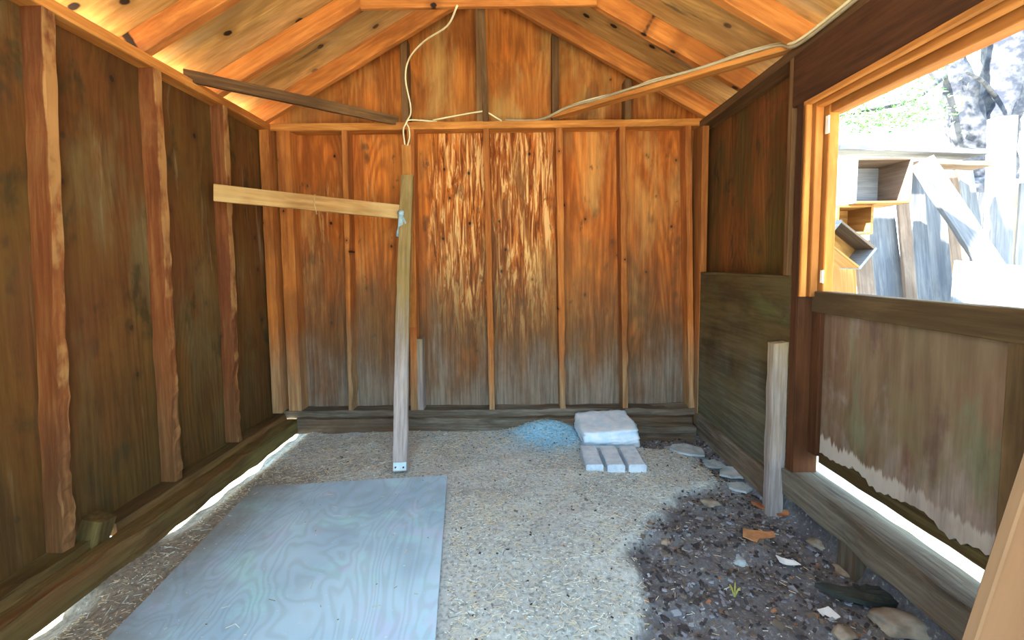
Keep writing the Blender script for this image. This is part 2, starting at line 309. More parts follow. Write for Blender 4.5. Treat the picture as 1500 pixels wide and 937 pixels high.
def prism(name, pts, origin, u, v, th, mat, parent=None):
    """polygon pts in plane (u, v) extruded th along u x v; local Z = v (grain)"""
    u = V(u).normalized(); v = V(v).normalized(); n = u.cross(v)
    m = Matrix((u, -n, v)).transposed().to_4x4(); m.translation = V(origin)
    bm = bmesh.new(); a = [bm.verts.new((x, 0, y)) for x, y in pts]; b = [bm.verts.new((x, -th, y)) for x, y in pts]
    bm.faces.new(a); bm.faces.new(b[::-1]); k = len(pts)
    for i in range(k): bm.faces.new((a[i], b[i], b[(i+1) % k], a[(i+1) % k]))
    bmesh.ops.triangulate(bm, faces=[f for f in bm.faces if len(f.verts) > 4])
    return fin(name, bm, mat, parent, m)
def tube(name, pts, r, mat, parent=None, seg=8, smooth_n=6, r1=None, rough=0.0, base=None):
    pts = [V(p) for p in pts]; base = V(base) if base is not None else pts[0]
    P = []
    ext = [pts[0] * 2 - pts[1]] + pts + [pts[-1] * 2 - pts[-2]]
    for i in range(1, len(ext) - 2):
        a, b, c, d = ext[i-1:i+3]
        for k in range(smooth_n):
            t = k / smooth_n
            P.append(0.5 * ((2*b) + (c-a)*t + (2*a-5*b+4*c-d)*t*t + (3*b-a-3*c+d)*t**3))
    P.append(pts[-1]); bm = bmesh.new(); prev = None; rings = []; N = V((0.3, 0.2, 1))
    for i, p in enumerate(P):
        tg = (P[min(i+1, len(P)-1)] - P[max(i-1, 0)]).normalized()
        N = (N - tg * N.dot(tg)).normalized(); B = tg.cross(N)
        rr = r + ((r1 if r1 is not None else r) - r) * i / (len(P) - 1)
        ring = []
        for k in range(seg):
            a = 2*math.pi*k/seg; q = rr * (1 + rough * noise.noise(V((k * 1.3, i * 0.35, r * 50))))
            ring.append(bm.verts.new(p - base + (N * math.cos(a) + B * math.sin(a)) * q))
        rings.append(ring)
    for a, b in zip(rings, rings[1:]):
        for k in range(seg): bm.faces.new((a[k], a[(k+1) % seg], b[(k+1) % seg], b[k]))
    bm.faces.new(rings[0][::-1]); bm.faces.new(rings[-1])
    return fin(name, bm, mat, parent, Matrix.Translation(base), smooth=True)
def lump(name, loc, size, mat, parent=None, rot=0, tilt=(0, 0), rough=0.25, boxy=0.0, sub=3, seed=0, flat=False):
    bm = bmesh.new(); bmesh.ops.create_icosphere(bm, subdivisions=sub, radius=1)
    for v in bm.verts:
        c = v.co.copy()
        if boxy:
            m_ = max(abs(c.x), abs(c.y), abs(c.z)); c = c.lerp(c / m_, boxy)
        c *= 1 + rough * noise.noise(c * 1.4 + V((seed * 3.1, seed, 0))) + rough * 0.35 * noise.noise(c * 5 + V((seed, 0, 0)))
        v.co = V((c.x * size[0] / 2, c.y * size[1] / 2, c.z * size[2] / 2))
    mw = Matrix.Translation(V(loc)) @ Matrix.Rotation(rot, 4, 'Z') @ Matrix.Rotation(tilt[0], 4, 'X') @ Matrix.Rotation(tilt[1], 4, 'Y')
    return fin(name, bm, mat, parent, mw, smooth=not flat)
def flake(name, loc, pts, th, mat, rot=0, tilt=(0, 0), curl=0.0, parent=None):
    """thin irregular piece with real thickness: outline pts, subdivided, slightly curled"""
    bm = bmesh.new(); c = V((sum(p[0] for p in pts) / len(pts), sum(p[1] for p in pts) / len(pts), 0))
    vs = [bm.verts.new((x, y, 0)) for x, y in pts]; cv = bm.verts.new(c)
    for i in range(len(vs)): bm.faces.new((vs[i], vs[(i+1) % len(vs)], cv))
    bmesh.ops.subdivide_edges(bm, edges=bm.edges[:], cuts=2, use_grid_fill=True)
    R_ = max(V(p).length for p in pts)
    for v in bm.verts:
        q = v.co / R_; v.co.z += curl * (q.x * q.x - 0.3 * q.y) * R_ + noise.noise(v.co * 30) * R_ * 0.06
    r = bmesh.ops.extrude_face_region(bm, geom=bm.faces[:])
    for v in [g for g in r['geom'] if isinstance(g, bmesh.types.BMVert)]: v.co.z += th
    mw = Matrix.Translation(V(loc)) @ Matrix.Rotation(rot, 4, 'Z') @ Matrix.Rotation(tilt[0], 4, 'X') @ Matrix.Rotation(tilt[1], 4, 'Y')
    return fin(name, bm, mat, parent, mw)

# ------------------------------------------------------------------ key measures (metres)
XL, XR, YB, YF = -1.36, 1.03, 2.49, 0.12        # inner faces of the studs / front wall
SD = 0.089                                      # stud depth
SL = 0.064                                      # depth of the left wall studs
ZT = CZ + 0.80                                  # top of wall plates
ZP = 0.11                                       # top of bottom plates
XC = (XL + XR) / 2; RIDGE = CZ + 1.47; SLOPE = (RIDGE - ZT) / ((XR - XL) / 2)
def rz(x): return RIDGE - SLOPE * abs(x - XC)   # underside of rafters

def sstep(a, b, x):
    t = min(1, max(0, (x - a) / (b - a))); return t * t * (3 - 2 * t)
EDGE = [at(930, 937, 2, 0), at(926, 870, 2, 0), at(905, 800, 2, 0), at(960, 740, 2, 0), at(1030, 700, 2, 0), at(1010, 660, 2, 0), at(940, 655, 2, 0)]
def edge_x(y):
    e = sorted(EDGE, key=lambda p: p.y)
    if y <= e[0].y: return e[0].x
    for a, b in zip(e, e[1:]):
        if a.y <= y <= b.y: return a.x + (b.x - a.x) * (y - a.y) / max(1e-6, b.y - a.y)
    return e[-1].x
def darkm(x, y):
    n = 0.10 * noise.noise(V((x * 5, y * 5, 2))) + 0.05 * noise.noise(V((x * 15, y * 15, 2)))
    return sstep(-0.02, 0.07, x - edge_x(y) + n * 0.8)
def fz(x, y):
    d = darkm(x, y)
    z = 0.012 * noise.noise(V((x * 2.5, y * 2.5, 0))) + 0.008 * noise.noise(V((x * 9, y * 9, 5)))
    z += d * (-0.035 + 0.026 * noise.noise(V((x * 12, y * 12, 8))) + 0.012 * noise.noise(V((x * 30, y * 30, 8))))
    z -= (0.05 * sstep(1.32, 1.62, y) + 0.05 * sstep(1.25, 1.17, y) + 0.012 * noise.noise(V((y * 7, 2, 2)))) * sstep(-1.16, -1.30, x)          # worn channel under the left timber
    z += 0.11 * sstep(1.04, 1.09, x) - 0.14 * sstep(1.11, 1.20, x)             # bank of earth outside the sill
    z += 0.075 * math.exp(-((x - 0.17) ** 2 / 0.03 + (y - 2.43) ** 2 / 0.012))   # heap of blue dust
    return z

# ------------------------------------------------------------------ ground and floor
def ring_ground():
    bm = bmesh.new(); X0, X1, Y0, Y1 = -1.62, 1.40, -0.6, 2.85; B = 40
    xs = [-B, -8, -4, X0, X1, 3, 6, 12, B]; ys = [-B, -8, -3, Y0, Y1, 5, 9, 16, B]
    g = {}
    for i, x in enumerate(xs):
        for j, y in enumerate(ys): g[i, j] = bm.verts.new((x, y, -0.03))
    for i in range(len(xs) - 1):
        for j in range(len(ys) - 1):
            if i == 3 and j == 3: continue
            bm.faces.new((g[i, j], g[i+1, j], g[i+1, j+1], g[i, j+1]))
    return tag(fin('ground', bm, 'ground'), kind='structure')
ring_ground()
def floor_mesh():
    bm = bmesh.new(); cl = bm.verts.layers.float_color.new('Col'); X0, X1, Y0, Y1 = -1.64, 1.42, -0.62, 2.87
    nx, ny = 200, 228; g = []
    for j in range(ny + 1):
        for i in range(nx + 1):
            x = X0 + (X1 - X0) * i / nx; y = Y0 + (Y1 - Y0) * j / ny
            v = bm.verts.new((x, y, fz(x, y))); d = darkm(x, y)
            light = V((0.38, 0.44, 0.45)).lerp(V((0.52, 0.58, 0.58)), 0.5 + 0.5 * noise.noise(V((x * 4, y * 4, 1))))
            dark = V((0.085, 0.085, 0.10)).lerp(V((0.17, 0.175, 0.19)), 0.5 + 0.5 * noise.noise(V((x * 7, y * 7, 4))))
            c = light.lerp(dark, d)
            b = math.exp(-((x - 0.18) ** 2 / 0.055 + (y - 2.38) ** 2 / 0.035)) * (1.5 + 0.7 * noise.noise(V((x * 9, y * 9, 0))))
            c = c.lerp(V((0.24, 0.60, 0.88)), min(1, max(0, b)) * 0.9)
            s_ = math.exp(-((x - 0.86) ** 2 / 0.02 + (y - 2.02) ** 2 / 0.06)) * (1 + noise.noise(V((x * 14, y * 14, 0))))
            c = c.lerp(V((0.40, 0.47, 0.50)), min(1, max(0, s_)) * 0.7)
            lf = sstep(-0.75, -1.15, x + 0.1 * noise.noise(V((x * 5, y * 5, 9))))
            c = c.lerp(V((0.20, 0.16, 0.10)), lf * 0.7 * (1 - sstep(1.9, 2.15, y)))
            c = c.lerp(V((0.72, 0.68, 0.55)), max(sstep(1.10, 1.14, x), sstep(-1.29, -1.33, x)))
            v[cl] = (*c, 1); g.append(v)
    for j in range(ny):
        for i in range(nx):
            k = j * (nx + 1) + i; bm.faces.new((g[k], g[k+1], g[k+nx+2], g[k+nx+1]))
    return tag(fin('floor', bm, 'dirt', smooth=True), kind='structure')
floor_mesh()

# ------------------------------------------------------------------ back wall
E0 = 0.09
yb = YB + SD
gp = [(XL - 0.10, -0.03), (XR + 0.10, -0.03), (XR + 0.10, ZT - 0.005), (XL - 0.10, ZT - 0.005)]
wb = tag(prism('wall_back', gp, (0, yb, 0), (1, 0, 0), (0, 0, 1), -0.014, 'ply_back'), kind='structure')
gg = [(XL - 0.10, ZT - 0.005), (XR + 0.10, ZT - 0.005), (XR + 0.10, rz(XR + 0.10) + 0.09), (XC, RIDGE + 0.10), (XL - 0.10, rz(XL - 0.10) + 0.09)]
prism('gable_panel', gg, (0, yb, 0), (1, 0, 0), (0, 0, 1), -0.014, 'ply_gable', wb)
for (tx, bx_, wd, gn) in [(414, 432, 0.075, 0), (504, 514, 0.030, 0.012), (712, 721, 0.034, 0.006), (819, 825, 0.038, 0.01), (912, 917, 0.036, 0.012), (1008, 1014, 0.034, 0.006)]:
    a = at(tx, 196, 1, YB); b = at(bx_, 592, 1, YB)
    beam('stud', (b.x, YB + SD/2, ZP), (a.x, YB + SD/2, ZT - 0.038), wd, SD, 'stud', wb, jit=0.004, gnaw=gn, gside=(1, 0), step=0.04)
a = at(598, 196, 1, YB); b = at(607, 592, 1, YB)
beam('stud', (b.x - 0.002, YB + SD/2, ZP), (a.x + 0.012, YB + SD/2, ZT - 0.038), 0.040, SD, 'stud', wb, jit=0.003)
n0 = at(588, 212, 1, YB - 0.01); n1 = at(602, 212, 1, YB - 0.01)
boxw('nailer', (n0.x, YB - 0.014, 0.60), (n1.x, YB - 0.001, n0.z), 'plate', wb, jit=0.002)
beam('stud', (b.x + 0.036, YB + SD/2 - 0.004, ZP), (b.x + 0.036, YB + SD/2 - 0.004, 0.53), 0.034, SD * 0.9, 'greyboard', wb, jit=0.004)
boxw('corner_stud', (XR + 0.002, YB - 0.04, 0.02), (XR + 0.038, YB + SD, ZT - 0.04), 'stud', wb)
boxw('corner_stud', (XL - 0.05, YB - 0.030, ZP), (XL + 0.004, YB + 0.06, ZT - 0.04), 'stud', wb, jit=0.004)
boxw('top_plate', (XL - 0.09, YB, ZT - 0.040), (XR + 0.09, YB + SD, ZT), 'plate', wb, grain=0, jit=0.002)
boxw('bottom_plate', (XL - 0.02, YB - 0.004, ZP - 0.038), (XR - 0.16, YB + SD, ZP + 0.003), 'timber', wb, grain=0, jit=0.008)
boxw('bottom_plate', (XR - 0.40, YB - 0.010, ZP - 0.036), (XR + 0.02, YB + SD, ZP + 0.001), 'timber', wb, grain=0, jit=0.016)
for px in (593, 703, 814, 921):
    p = at(px, 175, 1, YB); x = p.x
    h = rz(x) + 0.03
    if px == 921: h = rz(x) + 0.0
    boxw('gable_stud', (x - 0.019, YB + 0.01, ZT), (x + 0.019, YB + SD, h), 'darkboard', wb)
# ------------------------------------------------------------------ left wall
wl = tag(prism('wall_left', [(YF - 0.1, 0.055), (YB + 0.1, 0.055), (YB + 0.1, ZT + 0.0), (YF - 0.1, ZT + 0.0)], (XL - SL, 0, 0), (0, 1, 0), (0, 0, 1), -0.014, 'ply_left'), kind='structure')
SY = [(73, 20, 107, 800), (233, 100, 266, 700), (333, 165, 354, 636)]
for (tx, ty, bx_, by) in SY:
    a = at(tx - 2, ty, 0, XL); b = at(bx_ - 2, by, 0, XL)
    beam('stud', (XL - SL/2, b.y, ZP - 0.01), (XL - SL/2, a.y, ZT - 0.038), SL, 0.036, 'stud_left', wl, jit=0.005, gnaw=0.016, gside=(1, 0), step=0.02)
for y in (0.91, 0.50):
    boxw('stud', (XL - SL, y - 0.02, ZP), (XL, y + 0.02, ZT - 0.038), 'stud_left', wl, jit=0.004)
boxw('top_plate', (XL - SL, YF - 0.1, ZT - 0.040), (XL, YB, ZT), 'plate', wl, grain=1, jit=0.002)
boxw('bottom_plate', (XL - SL, 1.40, ZP - 0.055), (XL + 0.012, YB, ZP - 0.012), 'timber_brown', wl, grain=1, jit=0.008)
boxw('bottom_plate', (XL - SL, YF - 0.1, ZP - 0.055), (XL + 0.016, 1.315, ZP - 0.010), 'timber_brown', wl, grain=1, jit=0.008)
# ------------------------------------------------------------------ roof
def roof(side):
    sx = -1 if side == 'L' else 1
    xe = XL - 0.105 if side == 'L' else XR + 0.16
    ye0, ye1 = YF - 0.25, YB + 0.25
    up = 0.09 / math.cos(math.atan(SLOPE))
    p0 = V((xe, (ye0 + ye1) / 2, rz(xe) + up)); p1 = V((XC, (ye0 + ye1) / 2, RIDGE + up))
    n = V((0, 1, 0)).cross(p1 - p0).normalized(); n = n if n.z > 0 else -n
    r = beam('ceiling', p0 + n * 0.0065, p1 + n * 0.0065, ye1 - ye0, 0.012, 'roof', None, (0, 1, 0), cham=0.001)
    tag(r, kind='structure')
    beam('roof_felt', p0 + n * 0.0155, p1 + n * 0.0155, ye1 - ye0 + 0.02, 0.004, 'shingle', r, (0, 1, 0), cham=0.0005)
    dz = 0.045 / math.cos(math.atan(SLOPE))
    for i, y in enumerate((2.465, 2.085, 1.68, 1.27, 0.86, 0.45)):
        q0 = V((xe + sx * -0.005, y, rz(xe + sx * -0.005) + dz)); q1 = V((XC + sx * 0.004, y, RIDGE - SLOPE * 0.004 + dz))
        beam('rafter', q0, q1, 0.038, 0.089, 'rafter', r, (0, 1, 0), jit=0.002)
    return r
cl_ = roof('L'); cr_ = roof('R')
boxw('ridge_board', (XC - 0.002, YF - 0.2, RIDGE - 0.02), (XC + 0.002, YB + 0.05, RIDGE + 0.09), 'rafter', cl_, grain=1, cham=0.0004)
# ------------------------------------------------------------------ right wall
ZR = ZT - 0.015
JY = 1.60                                       # jamb of the opening
LEDGE = CZ - 0.05
wr = tag(prism('wall_right', [(JY + 0.02, LEDGE - 0.05), (YB + 0.1, LEDGE - 0.05), (YB + 0.1, ZR), (JY + 0.02, ZR)], (XR + SD, 0, 0), (0, 1, 0), (0, 0, 1), 0.014, 'ply_right'), kind='structure')
prism('lower_panel', [(0.10, JY + 0.05), (0.04, YB - 0.03), (LEDGE - 0.012, YB - 0.03), (LEDGE - 0.012, JY + 0.05)], (XR + 0.005, 0, 0), (0, 0, 1), (0, 1, 0), -0.012, 'ply_grey', wr)
boxw('ledge', (XR + 0.004, JY + 0.06, LEDGE - 0.012), (XR + SD, YB, LEDGE), 'timber_brown', wr, grain=1, jit=0.003)
boxw('kick_board', (XR - 0.012, JY + 0.10, -0.02), (XR + 0.012, YB - 0.06, 0.10), 'timber', wr, grain=1, jit=0.008)
boxw('top_plate', (XR, YF - 0.1, ZR - 0.038), (XR + SD, YB, ZR), 'darkboard', wr, grain=1, jit=0.002)
boxw('jamb_stud', (XR, JY, 0.14), (XR + SD, JY + 0.038, ZR - 0.038), 'header', wr)
boxw('jamb_stud', (XR - 0.002, JY + 0.062, LEDGE), (XR + SD, JY + 0.088, ZR - 0.038), 'darkboard', wr)
boxw('wall_rail', (XR + 0.02, 0.0, -0.03), (XR + 0.06, 0.83, ZR - 0.04), 'ply_right', wr)
boxw('jamb_stud', (XR, 0.83, 0.0), (XR + SD, 0.868, ZR - 0.038), 'header', wr)
WT = CZ + 0.565                                  # head of the opening
boxw('header_board', (XR - 0.003, 0.868, WT), (XR + 0.03, JY + 0.06, ZR - 0.036), 'header', wr, grain=1)
boxw('outer_siding', (XR + SD, 0.0, WT + 0.03), (XR + SD + 0.012, JY + 0.03, ZR), 'ply_right', wr)
# window frame
wn = tag(empty('window_1', (XR, 1.2, CZ - 0.1)), kind='structure')
ZD = CZ - 0.105                                  # top of the half door
for (x0, x1, y, t, m_) in [(XR + 0.000, XR + 0.022, JY, 0.016, 'trim'), (XR + 0.028, XR + 0.056, JY, 0.026, 'trim'), (XR + 0.064, XR + 0.10, JY, 0.040, 'trim')]:
    boxw('jamb_trim', (x0, y - t, ZD - 0.02), (x1, y, WT), m_, wn)
boxw('jamb_back', (XR + 0.0, JY - 0.008, ZD - 0.02), (XR + SD, JY + 0.001, WT), 'trim', wn)
boxw('jamb_foot', (XR + 0.0, JY - 0.008, 0.16), (XR + SD, JY + 0.001, ZD - 0.02), 'header', wn)
for (x0, x1, t) in [(XR + 0.000, XR + 0.020, 0.014), (XR + 0.030, XR + 0.058, 0.026), (XR + 0.068, XR + 0.12, 0.05)]:
    boxw('head_trim', (x0, 0.868, WT - t), (x1, JY, WT + 0.002), 'trim', wn, grain=1, jit=0.001)
boxw('hinge_plate', (XR + 0.058, JY - 0.044, WT - 0.12), (XR + 0.064, JY - 0.028, WT - 0.06), 'white', wn)
boxw('latch_plate', (XR + 0.058, JY - 0.044, ZD + 0.03), (XR + 0.064, JY - 0.03, ZD + 0.075), 'white', wn)
# half door
dr = tag(empty('door_1', (XR + 0.07, 1.25, CZ - 0.75)), kind='structure')
pts = [(0.90, CZ - 0.12), (0.90, CZ - 0.69)]
y = 0.90; k = 0
while y < JY - 0.03:
    pts.append((y, CZ - 0.685 + 0.035 * noise.noise(V((y * 9, 1, 1))) + 0.007 * ((k % 2) * 2 - 1) * random.random())); y += 0.014; k += 1
pts += [(JY - 0.03, CZ - 0.69), (JY - 0.03, CZ - 0.12)]
prism('door_panel', pts, (XR + 0.062, 0, 0), (0, 1, 0), (0, 0, 1), 0.010, 'door_ply', dr)
boxw('bottom_rail', (XR + 0.078, 0.90, CZ - 0.736), (XR + 0.098, JY - 0.03, CZ - 0.66), 'timber_brown', dr, grain=1, jit=0.004)
boxw('top_rail', (XR + 0.045, 0.90, ZD - 0.075), (XR + 0.085, JY - 0.015, ZD), 'doorframe', dr, grain=1, jit=0.002)
boxw('stile', (XR + 0.047, JY - 0.058, CZ - 0.70), (XR + 0.083, JY - 0.012, ZD - 0.075), 'header', dr, jit=0.002)
boxw('stile', (XR + 0.047, 0.90, CZ - 0.71), (XR + 0.083, 0.955, ZD - 0.075), 'doorframe', dr, jit=0.002)
# ------------------------------------------------------------------ front wall round the doorway behind the camera
wf = tag(boxw('wall_front', (XL - 0.1, YF - 0.06, -0.03), (-0.62, YF - 0.045, ZT), 'ply_left'), kind='structure')
boxw('front_panel', (0.60, YF - 0.06, -0.03), (XR + 0.1, YF - 0.045, ZT), 'ply_right', wf)

# ------------------------------------------------------------------ sill timbers (things lying along the walls)
tl = boxw('sill_timber', (XL + 0.03, YF, 0.0), (XL + 0.10, YB - 0.045, ZP - 0.03), 'timber_brown', grain=1, jit=0.014, step=0.05)
tag(tl, 'long dark brown timber lying along the left wall, daylight showing beneath it', 'timber')
tb = boxw('sill_timber', (XL + 0.085, YB - 0.045, -0.01), (0.118, YB - 0.006, ZP - 0.034), 'timber', grain=0, jit=0.012)
tag(tb, 'grey timber along the back wall left of the concrete block, half buried in straw', 'timber')
tc_ = boxw('sill_timber', (0.12, YB - 0.05, -0.02), (1.0, YB - 0.008, ZP - 0.036), 'timber', grain=0, jit=0.012)
tag(tc_, 'grey timber along the back wall directly behind the concrete block', 'timber')
td = boxw('sill_timber', (0.64, YB - 0.12, -0.05), (0.995, YB - 0.045, 0.045), 'timber', grain=0, jit=0.018)
tag(td, 'rotten grey timber in the back right corner beside the concrete block', 'timber')
te = boxw('sill_timber', (XR - 0.012, 0.60, CZ - 0.885), (XR + 0.10, JY + 0.04, CZ - 0.785), 'timber', grain=1, jit=0.010, step=0.05)
tag(te, 'thick grey timber sill under the half door with a bright strip of light along it', 'timber')
sb = boxw('support_block', (XR + 0.0, 1.28, -0.05), (XR + 0.07, 1.36, CZ - 0.882), 'timber', jit=0.008)
tag(sb, 'short grey wood block standing under the door sill timber', 'wood block')
bk = beam('wood_block', (XL - 0.01, 1.335, ZP - 0.045), (XL + 0.012, 1.345, ZP + 0.045), 0.07, 0.055, 'timber_brown', jit=0.008, cham=0.008, step=0.03)
tag(bk, 'small mossy wood block in the gap of the left bottom plate', 'wood block')

# ------------------------------------------------------------------ loose boards
pb = at(587, 690, 2, 0.012); ptp = at(597, 258, 1, YB - 0.022)
ld = empty('leaning_board', pb)
tag(ld, 'long grey upright board leaning on the back wall, foot at the plywood sheet', 'board')
beam('board', pb, ptp, 0.066, 0.030, 'greyboard', ld, jit=0.003, bend=-0.008)
dirv = (ptp - pb).normalized()
bkt = beam('bracket', pb + V((0, -0.018, 0.012)), pb + V((0, -0.018, 0.012)) + dirv * 0.035, 0.060, 0.003, 'metal', ld, cham=0.0008)
tag(bkt, 'blue-grey metal bracket')
for dx in (-0.018, 0.018):
    q = pb + V((dx, -0.0205, 0.02)) + dirv * 0.008
    tube('screw', [q, q + V((0, -0.002, 0)), q + V((0, -0.004, 0))], 0.004, 'rubber', bkt, seg=8, smooth_n=2)
a = at(313, 282, 0, XL + 0.012); b = at(590, 311, 1, YB - 0.075)
cb = beam('cross_board', a, b, 0.075, 0.022, 'paleboard', xdir=(0, 0, 1), jit=0.002)
tag(cb, 'pale board hung nearly level from the left wall studs to the upright leaning board', 'board')
rp = at(587, 312, 1, YB - 0.125)
rg = empty('rag_tie', rp)
tag(rg, 'blue-grey rag knotted round the junction of the pale and upright boards', 'rag')
lump('knot', rp, (0.035, 0.03, 0.03), 'rag', rg, rough=0.5, seed=3)
for q, r0 in (((582, 346), 0.014), ((588, 340), 0.010), ((603, 345), 0.006)):
    e = at(q[0], q[1], 1, YB - 0.13); m2 = (rp + e) / 2 + V((0.006, -0.008, -0.01))
    tube('cloth_tail', [rp, m2, e], r0, 'rag', rg, r1=r0 * 0.6, rough=0.5)
def px_of(p):
    q = p - V((0, 0, CZ)); return CX + F * q.dot(RT) / q.dot(FW)
tb0 = min((a.lerp(b, i / 200) for i in range(201)), key=lambda p: abs(px_of(p) - 463))
t0 = tb0 + V((0, -0.006, 0.042)); t1 = tb0 + V((-0.002, -0.0145, 0.0)); t2 = tb0 + V((0.008, -0.012, -0.055))
tag(tube('straw_twig', [t0, t1, t2], 0.0035, 'twig'), 'dry twig hooked over the pale cross board', 'twig')
# ceiling braces
a = at(268, 100, 0, XL - 0.03); a.z = ZT + 0.012; b = at(583, 180, 1, YB + 0.02); b.z = ZT + 0.012
tag(beam('corner_brace', a, b, 0.05, 0.022, 'darkboard', xdir=(0, 0, 1), jit=0.002), 'thin dark brace board across the back left corner on top of the plates', 'brace')
BR0 = V((at(812, 178, 1, YB + 0.01).x, YB + 0.015, ZT + 0.022)); BR1 = V((XR + 0.03, 1.74, ZR + 0.03))
tag(beam('corner_brace', BR0, BR1, 0.022, 0.055, 'plate', xdir=(0, 0, 1), jit=0.002), 'reddish brace board across the back right corner carrying the cables', 'brace')
ta = at(528, 4, 1, 2.045); tb_ = at(874, 4, 1, 2.045); tz = (ta.z + tb_.z) / 2 + 0.012
tag(beam('collar_tie', (ta.x, 2.052, tz), (tb_.x, 2.052, tz), 0.060, 0.022, 'rafter', xdir=(0, 0, 1), jit=0.002), 'horizontal collar tie joining two rafters at the top of the view', 'beam')
k0 = at(703, -30, 1, 2.02); k1 = at(712, 178, 1, YB + 0.012); k1.z = ZT + 0.006
tag(beam('hanger_strut', k1, k0, 0.032, 0.030, 'darkboard', jit=0.002), 'thin upright strut from the back top plate up past the collar tie', 'strut')

# ------------------------------------------------------------------ cables
cp = [at(670, 8, 1, 2.03), at(655, 38, 1, 2.15), at(622, 60, 1, 2.30), at(600, 85, 1, 2.40), at(594, 115, 1, 2.44), at(602, 160, 1, YB - 0.02), at(596, 178, 1, YB - 0.02), at(591, 190, 1, YB - 0.012), at(593, 212, 1, YB - 0.010)]
tag(tube('hanging_cable', cp, 0.0045, 'cable'), 'cream cable dangling in an S from the collar tie down to the back stud', 'cable')
tag(tube('cable', [at(640, 178, 1, YB + 0.01), at(598, 176, 1, YB - 0.014), at(599, 188, 1, YB - 0.022), at(600, 200, 1, YB - 0.022), at(597, 213, 1, YB - 0.022)], 0.0042, 'cable'),
    'second short cream cable looping off the back plate down the stud', 'cable')
c2 = [at(634, 176, 1, YB - 0.006), at(665, 170, 1, YB - 0.004), at(700, 164, 1, YB - 0.018), at(712, 164, 1, YB - 0.022), at(735, 177, 1, YB)]
tag(tube('cable', c2, 0.0042, 'cable'), 'cream cable bowed over the back plate behind the upright strut', 'cable')
def on_brace(t, up, out=0.0):
    p = BR0.lerp(BR1, t); return p + V((-out, -out, up))
def pcz(px, py, y): return at(px, py, 1, y)
base = [V((pcz(740, 178, YB).x, YB + 0.02, ZT + 0.006)), V((pcz(790, 178, YB).x, YB + 0.02, ZT + 0.006))]
pl = [V((XR - 0.012, y_, ZT - z_)) for y_, z_ in ((1.64, 0.010), (1.45, 0.016), (1.22, 0.010), (0.9, 0.014), (0.4, 0.012))]
ca = base + [on_brace(t, 0.018 + 0.014 * abs(math.sin(t * 9)), 0.006) for t in (0.08, 0.22, 0.38, 0.52, 0.68, 0.84, 0.96)] + pl
tag(tube('cable', ca, 0.0058, 'cable'), 'long cream cable running along the right brace and over the right wall plate', 'cable')
cb_ = base + [on_brace(t, 0.014 + 0.006 * abs(math.sin(t * 13)), 0.019) for t in (0.1, 0.25, 0.42, 0.56, 0.7, 0.86, 0.97)] + [p + V((-0.002, 0, -0.014)) for p in pl]
for q in cb_[:2]: q.y -= 0.012
tag(tube('cable', [V(q) for q in cb_], 0.0065, 'cable_grey'), 'dusty brown cable lying beside the cream one along the right brace', 'cable')

# ------------------------------------------------------------------ floor plywood
c_br = at(655, 693, 2, 0.03); c_fr = at(637, 937, 2, 0.03); c_bl = at(372, 711, 2, 0.03); 
ex = (c_br - c_bl); ex.z = 0; ex.normalize(); ey = (c_fr - c_br); ey.z = 0; ey.normalize()
L1 = (c_br - c_bl).length
P = [c_bl, c_br, c_br + ey * 1.2, c_bl + ey * 1.2 + ex * -0.02]
bm = bmesh.new(); org = c_bl.copy(); org.z = 0.012
N1, N2 = 14, 18; top = []; bot = []
for j in range(N2 + 1):
    for i in range(N1 + 1):
        u, v = i / N1, j / N2; p = P[0].lerp(P[1], u).lerp(P[3].lerp(P[2], u), v)
        z = 0.012 + 0.006 * noise.noise(V((p.x * 2, p.y * 2, 3)))
        top.append(bm.verts.new((p.x - org.x, p.y - org.y, z + 0.012))); bot.append(bm.verts.new((p.x - org.x, p.y - org.y, z)))
W1 = N1 + 1
for j in range(N2):
    for i in range(N1):
        k = j * W1 + i
        bm.faces.new((top[k], top[k+1], top[k+W1+1], top[k+W1])); bm.faces.new((bot[k], bot[k+W1], bot[k+W1+1], bot[k+1]))
for j in range(N2):
    for c in (0, N1):
        k = j * W1 + c; bm.faces.new((top[k], top[k+W1], bot[k+W1], bot[k]))
for i in range(N1):
    for r in (0, N2):
        k = r * W1 + i; bm.faces.new((top[k], top[k+1], bot[k+1], bot[k]))
fp = fin('plywood_sheet', bm, 'floor_ply', None, Matrix.Translation(V((org.x, org.y, 0.0))))
tag(fp, 'large blue-grey plywood sheet lying flat on the dirt floor', 'plywood sheet')

# ------------------------------------------------------------------ concrete block, bricks, slates
bc = at(888, 630, 2, 0.06)
bs = lump('concrete_block', (bc.x + 0.005, bc.y + 0.03, fz(bc.x, bc.y) + 0.052), (0.31, 0.27, 0.10), 'sack', rot=0.05, tilt=(0.10, -0.04), rough=0.10, boxy=0.78, sub=5, seed=2)
tag(bs, 'pinkish white weathered concrete block behind the three bricks at the back wall', 'concrete block')
BL = ['pale brick lying flat, left of the three in front of the concrete block', 'pale brick lying flat, middle of the three in front of the concrete block', 'pale brick lying flat, right of the three in front of the concrete block']
for i, px in enumerate((866, 896, 926)):
    p = at(px, 666, 2, 0.04)
    br = beam('brick', p + V((0, -0.095, -0.03)), p + V((0.0, 0.095, -0.022)), 0.080, 0.055, 'brick', jit=0.003, step=0.04, cham=0.006)
    br.rotation_euler.z += (0.20, 0.16, 0.22)[i] * 0 ; tag(br, BL[i], 'brick', 'bricks in front of the concrete block')
random.seed(21)
SL = [((1008, 668), 0.13, 'widest bluish slate flake on the floor right of the bricks'), ((1045, 676), 0.09, 'bluish slate flake between the widest flake and the right wall'),
      ((1075, 692), 0.10, 'bluish slate flake nearest the right wall panel'), ((985, 658), 0.07, 'small bluish flake beside the rotten corner timber'), ((1083, 712), 0.08, 'lowest bluish slate flake near the short post')]
